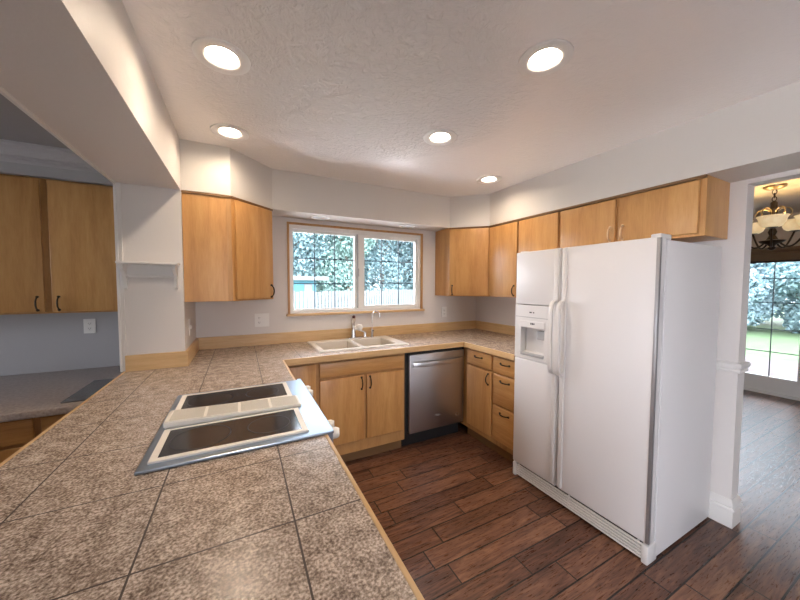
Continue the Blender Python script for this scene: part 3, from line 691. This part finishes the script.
# ------------------------------------------------------------------ outlets and switch
def outlet(label, c, axis, gangs=1, kind='outlet', group=None):
    """axis: 'y' plate faces -y, 'x' plate faces +x"""
    wd = .035*1+.023*(gangs-1)*2*.5+.0; wd = .036 if gangs == 1 else .058
    t = thing('wall_outlet' if kind == 'outlet' else 'light_switch', label, 'outlet' if kind == 'outlet' else 'switch', c)
    X, Y, Z = c
    def bx(bm, a0, a1, o0, o1, z0, z1, bev=0):
        if axis == 'y': box(bm, X+a0, X+a1, Y-o1, Y-o0, Z+z0, Z+z1, bev)
        else: box(bm, X+o0, X+o1, Y+a0, Y+a1, Z+z0, Z+z1, bev)
    bm = new(); bx(bm, -wd, wd, 0, .006, -.058, .058, .002); obj('plate', bm, PLATE, t)
    for g_ in range(gangs):
        a = 0 if gangs == 1 else (-.023, .023)[g_]
        if kind == 'switch' or (gangs == 2 and g_ == 1):
            bm = new(); bx(bm, a-.006, a+.006, .006, .014, -.012, .012, .001); obj('toggle', bm, PLATE, t); continue
        for z in (-.02, .02):
            bm = new(); bx(bm, a-.014, a+.014, .006, .0085, z-.013, z+.013, .002); s = obj('socket', bm, PLATE, t)
            bm = new()
            for q in (-.006, .006): bx(bm, a+q-.0012, a+q+.0012, .0085, .0088, z-.003, z+.007)
            bx(bm, a-.002, a+.002, .0085, .0088, z-.010, z-.006); obj('slot', bm, SLOT, s)
outlet('white double outlet and switch plate left of the window', (.164, YB, 1.126), 'y', 2)
outlet('white outlet on the back wall right of the window', (2.092, YB, 1.126), 'y')
outlet('white outlet above the desk in the dim side room', (-1.08, 3.35, 1.10), 'y')
outlet('white switch plate under the left corner wall cabinet', (XL, 2.62, 1.135), 'x', 1, 'switch')

# ------------------------------------------------------------------ ceiling lamps
def can(loc):
    t = thing('recessed_ceiling_lamp', '', 'lamp', loc, 'lit recessed lamps in the kitchen ceiling')
    bm = new(); lathe(bm, [(.104, 0), (.103, -.005), (.094, -.008), (.070, -.007), (.061, -.003), (.0575, .002)], (0, 0, 0), 40, cap=False); obj('trim_ring', bm, VINYL, t, True, True)
    bm = new(); lathe(bm, [(.0575, .002), (.054, .020), (.052, .028), (.052, .05)], (0, 0, 0), 40, cap=False); obj('reflector', bm, VINYL, t, True, True)
    bm = new(); lathe(bm, [(.053, .030), (.053, .028), (.02, .022)], (0, 0, 0), 40); obj('lens', bm, LENS, t, False, True)
    return t
c0 = can((*CANS[0][0], CZ)); c0['label'] = CANS[0][1]
for (x, y), lab in CANS[1:]: copy_tree(c0, lab, (x, y, CZ))
p0 = thing('soffit_puck_light', 'unlit round puck light above the left window pane', 'lamp', (.645, 2.82, SZ), 'unlit puck lights under the window soffit')
bm = new(); lathe(bm, [(.085, 0), (.083, -.007), (.068, -.009), (.062, -.004)], (0, 0, 0), 32, cap=False); obj('trim_ring', bm, VINYL, p0, True, True)
bm = new(); lathe(bm, [(.063, -.0005), (.063, -.004), (.02, -.006)], (0, 0, 0), 32); obj('lens', bm, PUCK, p0, False, True)
copy_tree(p0, 'unlit round puck light above the right window pane', (1.52, 2.82, SZ))

# ------------------------------------------------------------------ side room at left
t = thing('wall_cabinet', 'maple wall cabinet hanging in the dim side room above the desk', 'cabinet', (-1.5, 3.2, 1.228))
bm = new(); box(bm, -2.7, XO-.002, 3.07, 3.349, 1.228, 2.163, .002); obj('body', bm, WOODB, t)
for x0, x1, s in ((-2.68, -2.17, .93), (-2.14, -1.715, .07), (-1.69, -1.212, .93), (-1.175, -.66, .07)):
    front('door', t, (x0, 3.07), (x1, 3.07), 1.240, 2.150, WOODV, 0, .02, ('v', s, 1.30))
t = thing('built_in_desk', 'low laminate desk counter with maple drawers in the side room', 'desk', (-1.6, 2.85, 0))
bm = new(); box(bm, -2.9, XO-.002, 2.335, 3.349, .72, .76, .006, 3); obj('desk_top', bm, DESK, t, True)
bm = new(); box(bm, -2.85, XO-.01, 2.40, 3.34, .08, .72); obj('body', bm, WOODB, t)
bm = new(); box(bm, -2.85, XO-.01, 2.45, 3.30, 0, .08); obj('toe_kick', bm, DARKWOOD, t)
for x0, x1 in ((-2.3, -1.68), (-1.64, -1.015), (-.985, -.66)):
    front('drawer', t, (x0, 2.40), (x1, 2.40), .575, .705, WOODH, 0, .02)
    front('door', t, (x0, 2.40), (x1, 2.40), .10, .555, WOODV, 0, .02)
bm = new(); box(bm, -.915, -.66, 2.41, 2.87, .7605, .768, .002); tag(recenter(obj('desk_pad', bm, SLATE)), 'dark grey glass pad lying on the side room desk', 'pad')

# ------------------------------------------------------------------ chandelier
CXc, CYc = 4.38, 1.02
t = thing('chandelier', 'bronze scroll-arm chandelier with glowing glass bowls in the dining room', 'chandelier', (CXc, CYc, 1.77))
bm = new(); lathe(bm, [(.075, CZ), (.072, CZ-.015), (.05, CZ-.03), (.012, CZ-.038)], (CXc, CYc, 0), 28); obj('canopy', bm, BRASS, t, True)
bm = new()
for k in range(3):
    zc = CZ-.055-k*.032; pts = []
    for q in range(13):
        a = q/12*2*math.pi; r_ = .014*math.cos(a); h_ = .022*math.sin(a)
        pts.append((CXc+(r_ if k % 2 else 0), CYc+(0 if k % 2 else r_), zc+h_))
    tube(bm, pts, .0035, 6)
obj('chain', bm, BRONZE, t, True)
bm = new(); lathe(bm, [(.008, 2.215), (.022, 2.20), (.024, 2.10), (.016, 2.07), (.012, 1.98), (.03, 1.93), (.02, 1.90), (.04, 1.86), (.085, 1.85), (.075, 1.835), (.03, 1.815), (.018, 1.80), (.03, 1.785), (.018, 1.77), (.004, 1.762)], (CXc, CYc, 0), 24); obj('stem', bm, BRONZE, t, True)
vdir = math.atan2(-CYc, -CXc)
RR = .225
for k in range(5):
    a = vdir - .02 + k*2*math.pi/5; ca, sa = math.cos(a), math.sin(a)
    bm = new(); P = []
    for s in range(13):
        u = s/12; P.append((CXc+ca*(.03+u*(RR-.03)), CYc+sa*(.03+u*(RR-.03)), 1.855-.075*math.sin(u*math.pi*1.15)+.065*u**2.2))
    P.append((CXc+ca*RR, CYc+sa*RR, 1.945)); tube(bm, P, .0075, 8)
    lathe(bm, [(.008, 1.935), (.036, 1.945), (.042, 1.955)], (CXc+ca*RR, CYc+sa*RR, 0), 16)
    ar = obj('arm', bm, BRONZE, t, True)
    bm = new(); lathe(bm, [(.026, 1.945), (.050, 1.950), (.070, 1.965), (.080, 1.990), (.084, 2.015), (.092, 2.035), (.099, 2.042), (.096, 2.046), (.080, 2.020), (.074, 1.990), (.064, 1.970), (.046, 1.958), (.02, 1.953)], (CXc+ca*RR, CYc+sa*RR, 0), 28); obj('glass_bowl', bm, BOWL, ar, True)
    bm = new(); lathe(bm, [(.006, 1.958), (.018, 1.98), (.020, 1.995), (.012, 2.013), (.002, 2.02)], (CXc+ca*RR, CYc+sa*RR, 0), 14); obj('bulb', bm, BULB, ar, True)
    # scroll above
    bm = new(); P = []; b = a + math.pi/5; cb_, sb_ = math.cos(b), math.sin(b)
    for s in range(19):
        u = s/18; th = math.pi*(-.35+1.75*u); r_ = .055*(1-.25*u)
        x_ = .07 + r_*math.cos(math.pi-th) ; z_ = 2.10 + r_*math.sin(th)
        P.append((CXc+cb_*x_, CYc+sb_*x_, z_))
    tube(bm, P, .0055, 7); obj('scroll', bm, BRASS, t, True)

# ------------------------------------------------------------------ outdoors
bm = new(); gridslab(bm, [-30, -4.2, -.64, 6.31, 45], [-30, -3.5, -.73, 3.6, 45], holes([(-4.2, 6.31, -.73, 3.6), (-.64, 6.31, -3.5, -.73)]), -.25, -.12)
bm2 = new(); gridslab(bm2, [-16, -4.2, XO-.01], [-14, -.73, 14], lambda u, v: u < -4.2 or v < -.73, -.12, -.05); tag(obj('patio_slab', bm2, BOUNCE_GROUND), 'unseen pale slab added to bounce light, outside the added windows', 'patio', kind='structure')  # unseen pale ground, added to reflect daylight in through the added windows
tag(obj('lawn', bm, GRASS), 'green lawn around the house', 'lawn'); bpy.data.objects['lawn']['kind'] = 'structure'
bm = new(); box(bm, 6.315, 9.6, -3, 5.5, -.12, -.05); o = obj('patio_slab', bm, PAVER); tag(o, 'pinkish paved patio outside the dining room door', 'patio', kind='structure')
# picket fence
t = thing('picket_fence', 'weathered white picket fence across the yard behind the window', 'fence', (5, 11, -.12))
Fa, Fb = Vector((-2, 8.2, 0)), Vector((17, 16.5, 0)); dF = (Fb-Fa).normalized(); nF = Vector((dF.y, -dF.x, 0)); LF = (Fb-Fa).length
bm = new(); s = 0
while s < LF:
    h = 1.25+random.uniform(-.03, .03); O = Fa+dF*s; O.z = -.12
    fbox(bm, O, dF, nF, .10, .02, h+.12); s += .135
obj('pickets', bm, PICKET, t)
bm = new()
for z in (.15, .95): O = Fa-nF*.04; O.z = z; fbox(bm, O, dF, nF, LF, .04, .09)
obj('rails', bm, PICKET, t)
for k in range(9):
    bm = new(); O = Fa+dF*(LF*k/8-.05)-nF*.13; O.z = -.12; fbox(bm, O, dF, nF, .09, .09, 1.3); obj('post', bm, PICKET, t)
# shed
t = thing('garden_shed', 'small teal garden shed with pale roof behind the picket fence', 'shed', (2.2, 13, -.12))
bm = new(); box(bm, 1.35, 2.55, 12.0, 13.6, -.12, 1.62); obj('wall_siding', bm, SHEDWALL, t)
bm = new(); box(bm, 1.15, 3.0, 11.8, 13.8, 1.62, 1.72); prism(bm, [(1.15, 11.8), (3.0, 11.8), (3.0, 13.8), (1.15, 13.8)], 1.72, 1.76); obj('roof', bm, SHEDROOF, t)
bm = new(); box(bm, 2.12, 2.42, 11.96, 12.0, -.05, 1.5); box(bm, 1.35, 1.42, 11.97, 12.0, -.12, 1.62); obj('door_trim', bm, PICKET, t)

def tree(label, x, y, h, rx, ry, z0, n, leaf, size, seed, group='trees in the yard', name='tree', cat='tree'):
    rng = np.random.default_rng(seed); n = int(n*2.8); size *= .55
    t = thing(name, label, cat, (x, y, -.12), group)
    nc = 9; cs = rng.normal(0, .38, (nc, 3)); cs[:, 2] = rng.uniform(-.8, .8, nc)
    idx = rng.integers(0, nc, n); d = rng.normal(0, 1, (n, 3)); d /= np.linalg.norm(d, axis=1)[:, None]
    r = rng.uniform(.75, 1.05, n)[:, None]*.55
    p = cs[idx] + d*r; p[:, 2] = np.clip(p[:, 2], -1.15, 1.15)
    rz = (h-z0)/2
    p = p*np.array([rx, ry, rz/1.15]) + np.array([0, 0, z0+rz])
    a = rng.normal(0, 1, (n, 3)); a /= np.linalg.norm(a, axis=1)[:, None]
    b = np.cross(a, rng.normal(0, 1, (n, 3))); b /= np.linalg.norm(b, axis=1)[:, None]
    sz = (size*rng.uniform(.6, 1.3, n))[:, None]
    v_ = np.empty((n, 4, 3)); v_[:, 0] = p-a*sz; v_[:, 1] = p-b*sz*.5; v_[:, 2] = p+a*sz; v_[:, 3] = p+b*sz*.5
    me = bpy.data.meshes.new('foliage'); me.from_pydata(v_.reshape(-1, 3).tolist(), [], np.arange(n*4).reshape(-1, 4).tolist()); me.materials.append(leaf)
    o = bpy.data.objects.new('foliage', me); COL.objects.link(o); o.parent = t
    bm = new(); tube(bm, [(0, 0, 0), (.05, 0, h*.3), (-.03, .04, h*.75)], [.14*h/6, .10*h/6, .03], 8)
    for k in range(4):
        q = rng.uniform(-1, 1, 2); tube(bm, [(.03, 0, h*.35), (q[0]*rx*.5, q[1]*ry*.5, h*.62)], [.05, .02], 6)
    obj('trunk', bm, BARK, t, True, True)
tree('tall leafy tree rising behind the garden shed', 2.6, 16.5, 7.5, 2.4, 2.0, .3, 9000, LEAFA, .17, 1)
tree('bright green bushy tree beyond the fence, right of the shed', 5.2, 16.2, 7.2, 2.2, 2.0, .2, 9000, LEAFB, .17, 2)
tree('leafy tree seen through the middle of the kitchen window', 7.9, 18.0, 8.2, 2.6, 2.2, .2, 9000, LEAFA, .17, 3)
tree('grey-green tree seen through the right window pane', 10.8, 19.0, 8.2, 2.5, 2.2, .2, 9000, LEAFC, .17, 4)
tree('leafy tree at the right edge of the kitchen window', 13.6, 20.0, 8.4, 2.6, 2.4, .2, 8000, LEAFB, .19, 5)
tree('leafy tree at the left edge of the kitchen window', .2, 16.5, 7.5, 2.2, 2.0, .3, 7000, LEAFC, .17, 6)
for k, (x, y) in enumerate(((4, 23), (9.5, 25), (15, 27))):
    tree('dense far tree closing the view behind the yard trees', x, y, 11, 4.2, 2.5, .0, 8000, LEAFA, .3, 20+k)
tree('pale tree beyond the lawn left of the patio door bars', 19, 5.2, 7.0, 2.4, 2.4, .3, 9000, LEAFC, .17, 8)
tree('leafy tree beyond the lawn seen through the patio door', 21, 3.0, 8.5, 2.6, 2.6, .2, 9000, LEAFA, .18, 9)
tree('bushy shrub tree at the right edge of the patio door', 22, .2, 7.5, 2.6, 2.6, .0, 9000, LEAFC, .18, 10)
for k, (x, y, lab) in enumerate(((15.5, 4.6, 'round shrub at the left end of the far lawn edge'), (16.2, 3.0, 'round shrub in the middle of the far lawn edge'), (16.0, 1.3, 'round shrub at the right end of the far lawn edge'), (15.6, 6.4, 'round shrub beyond the lawn behind the door jamb'))):
    tree(lab, x, y, 2.6, 1.1, 1.1, -.1, 3500, (LEAFC, LEAFA)[k % 2], .14, 40+k, 'shrubs along the lawn', 'shrub', 'shrub')
tree('dense tree filling the gap at the far left of the lawn', 20, 8.2, 8.0, 2.8, 2.4, .0, 8000, LEAFB, .2, 11)
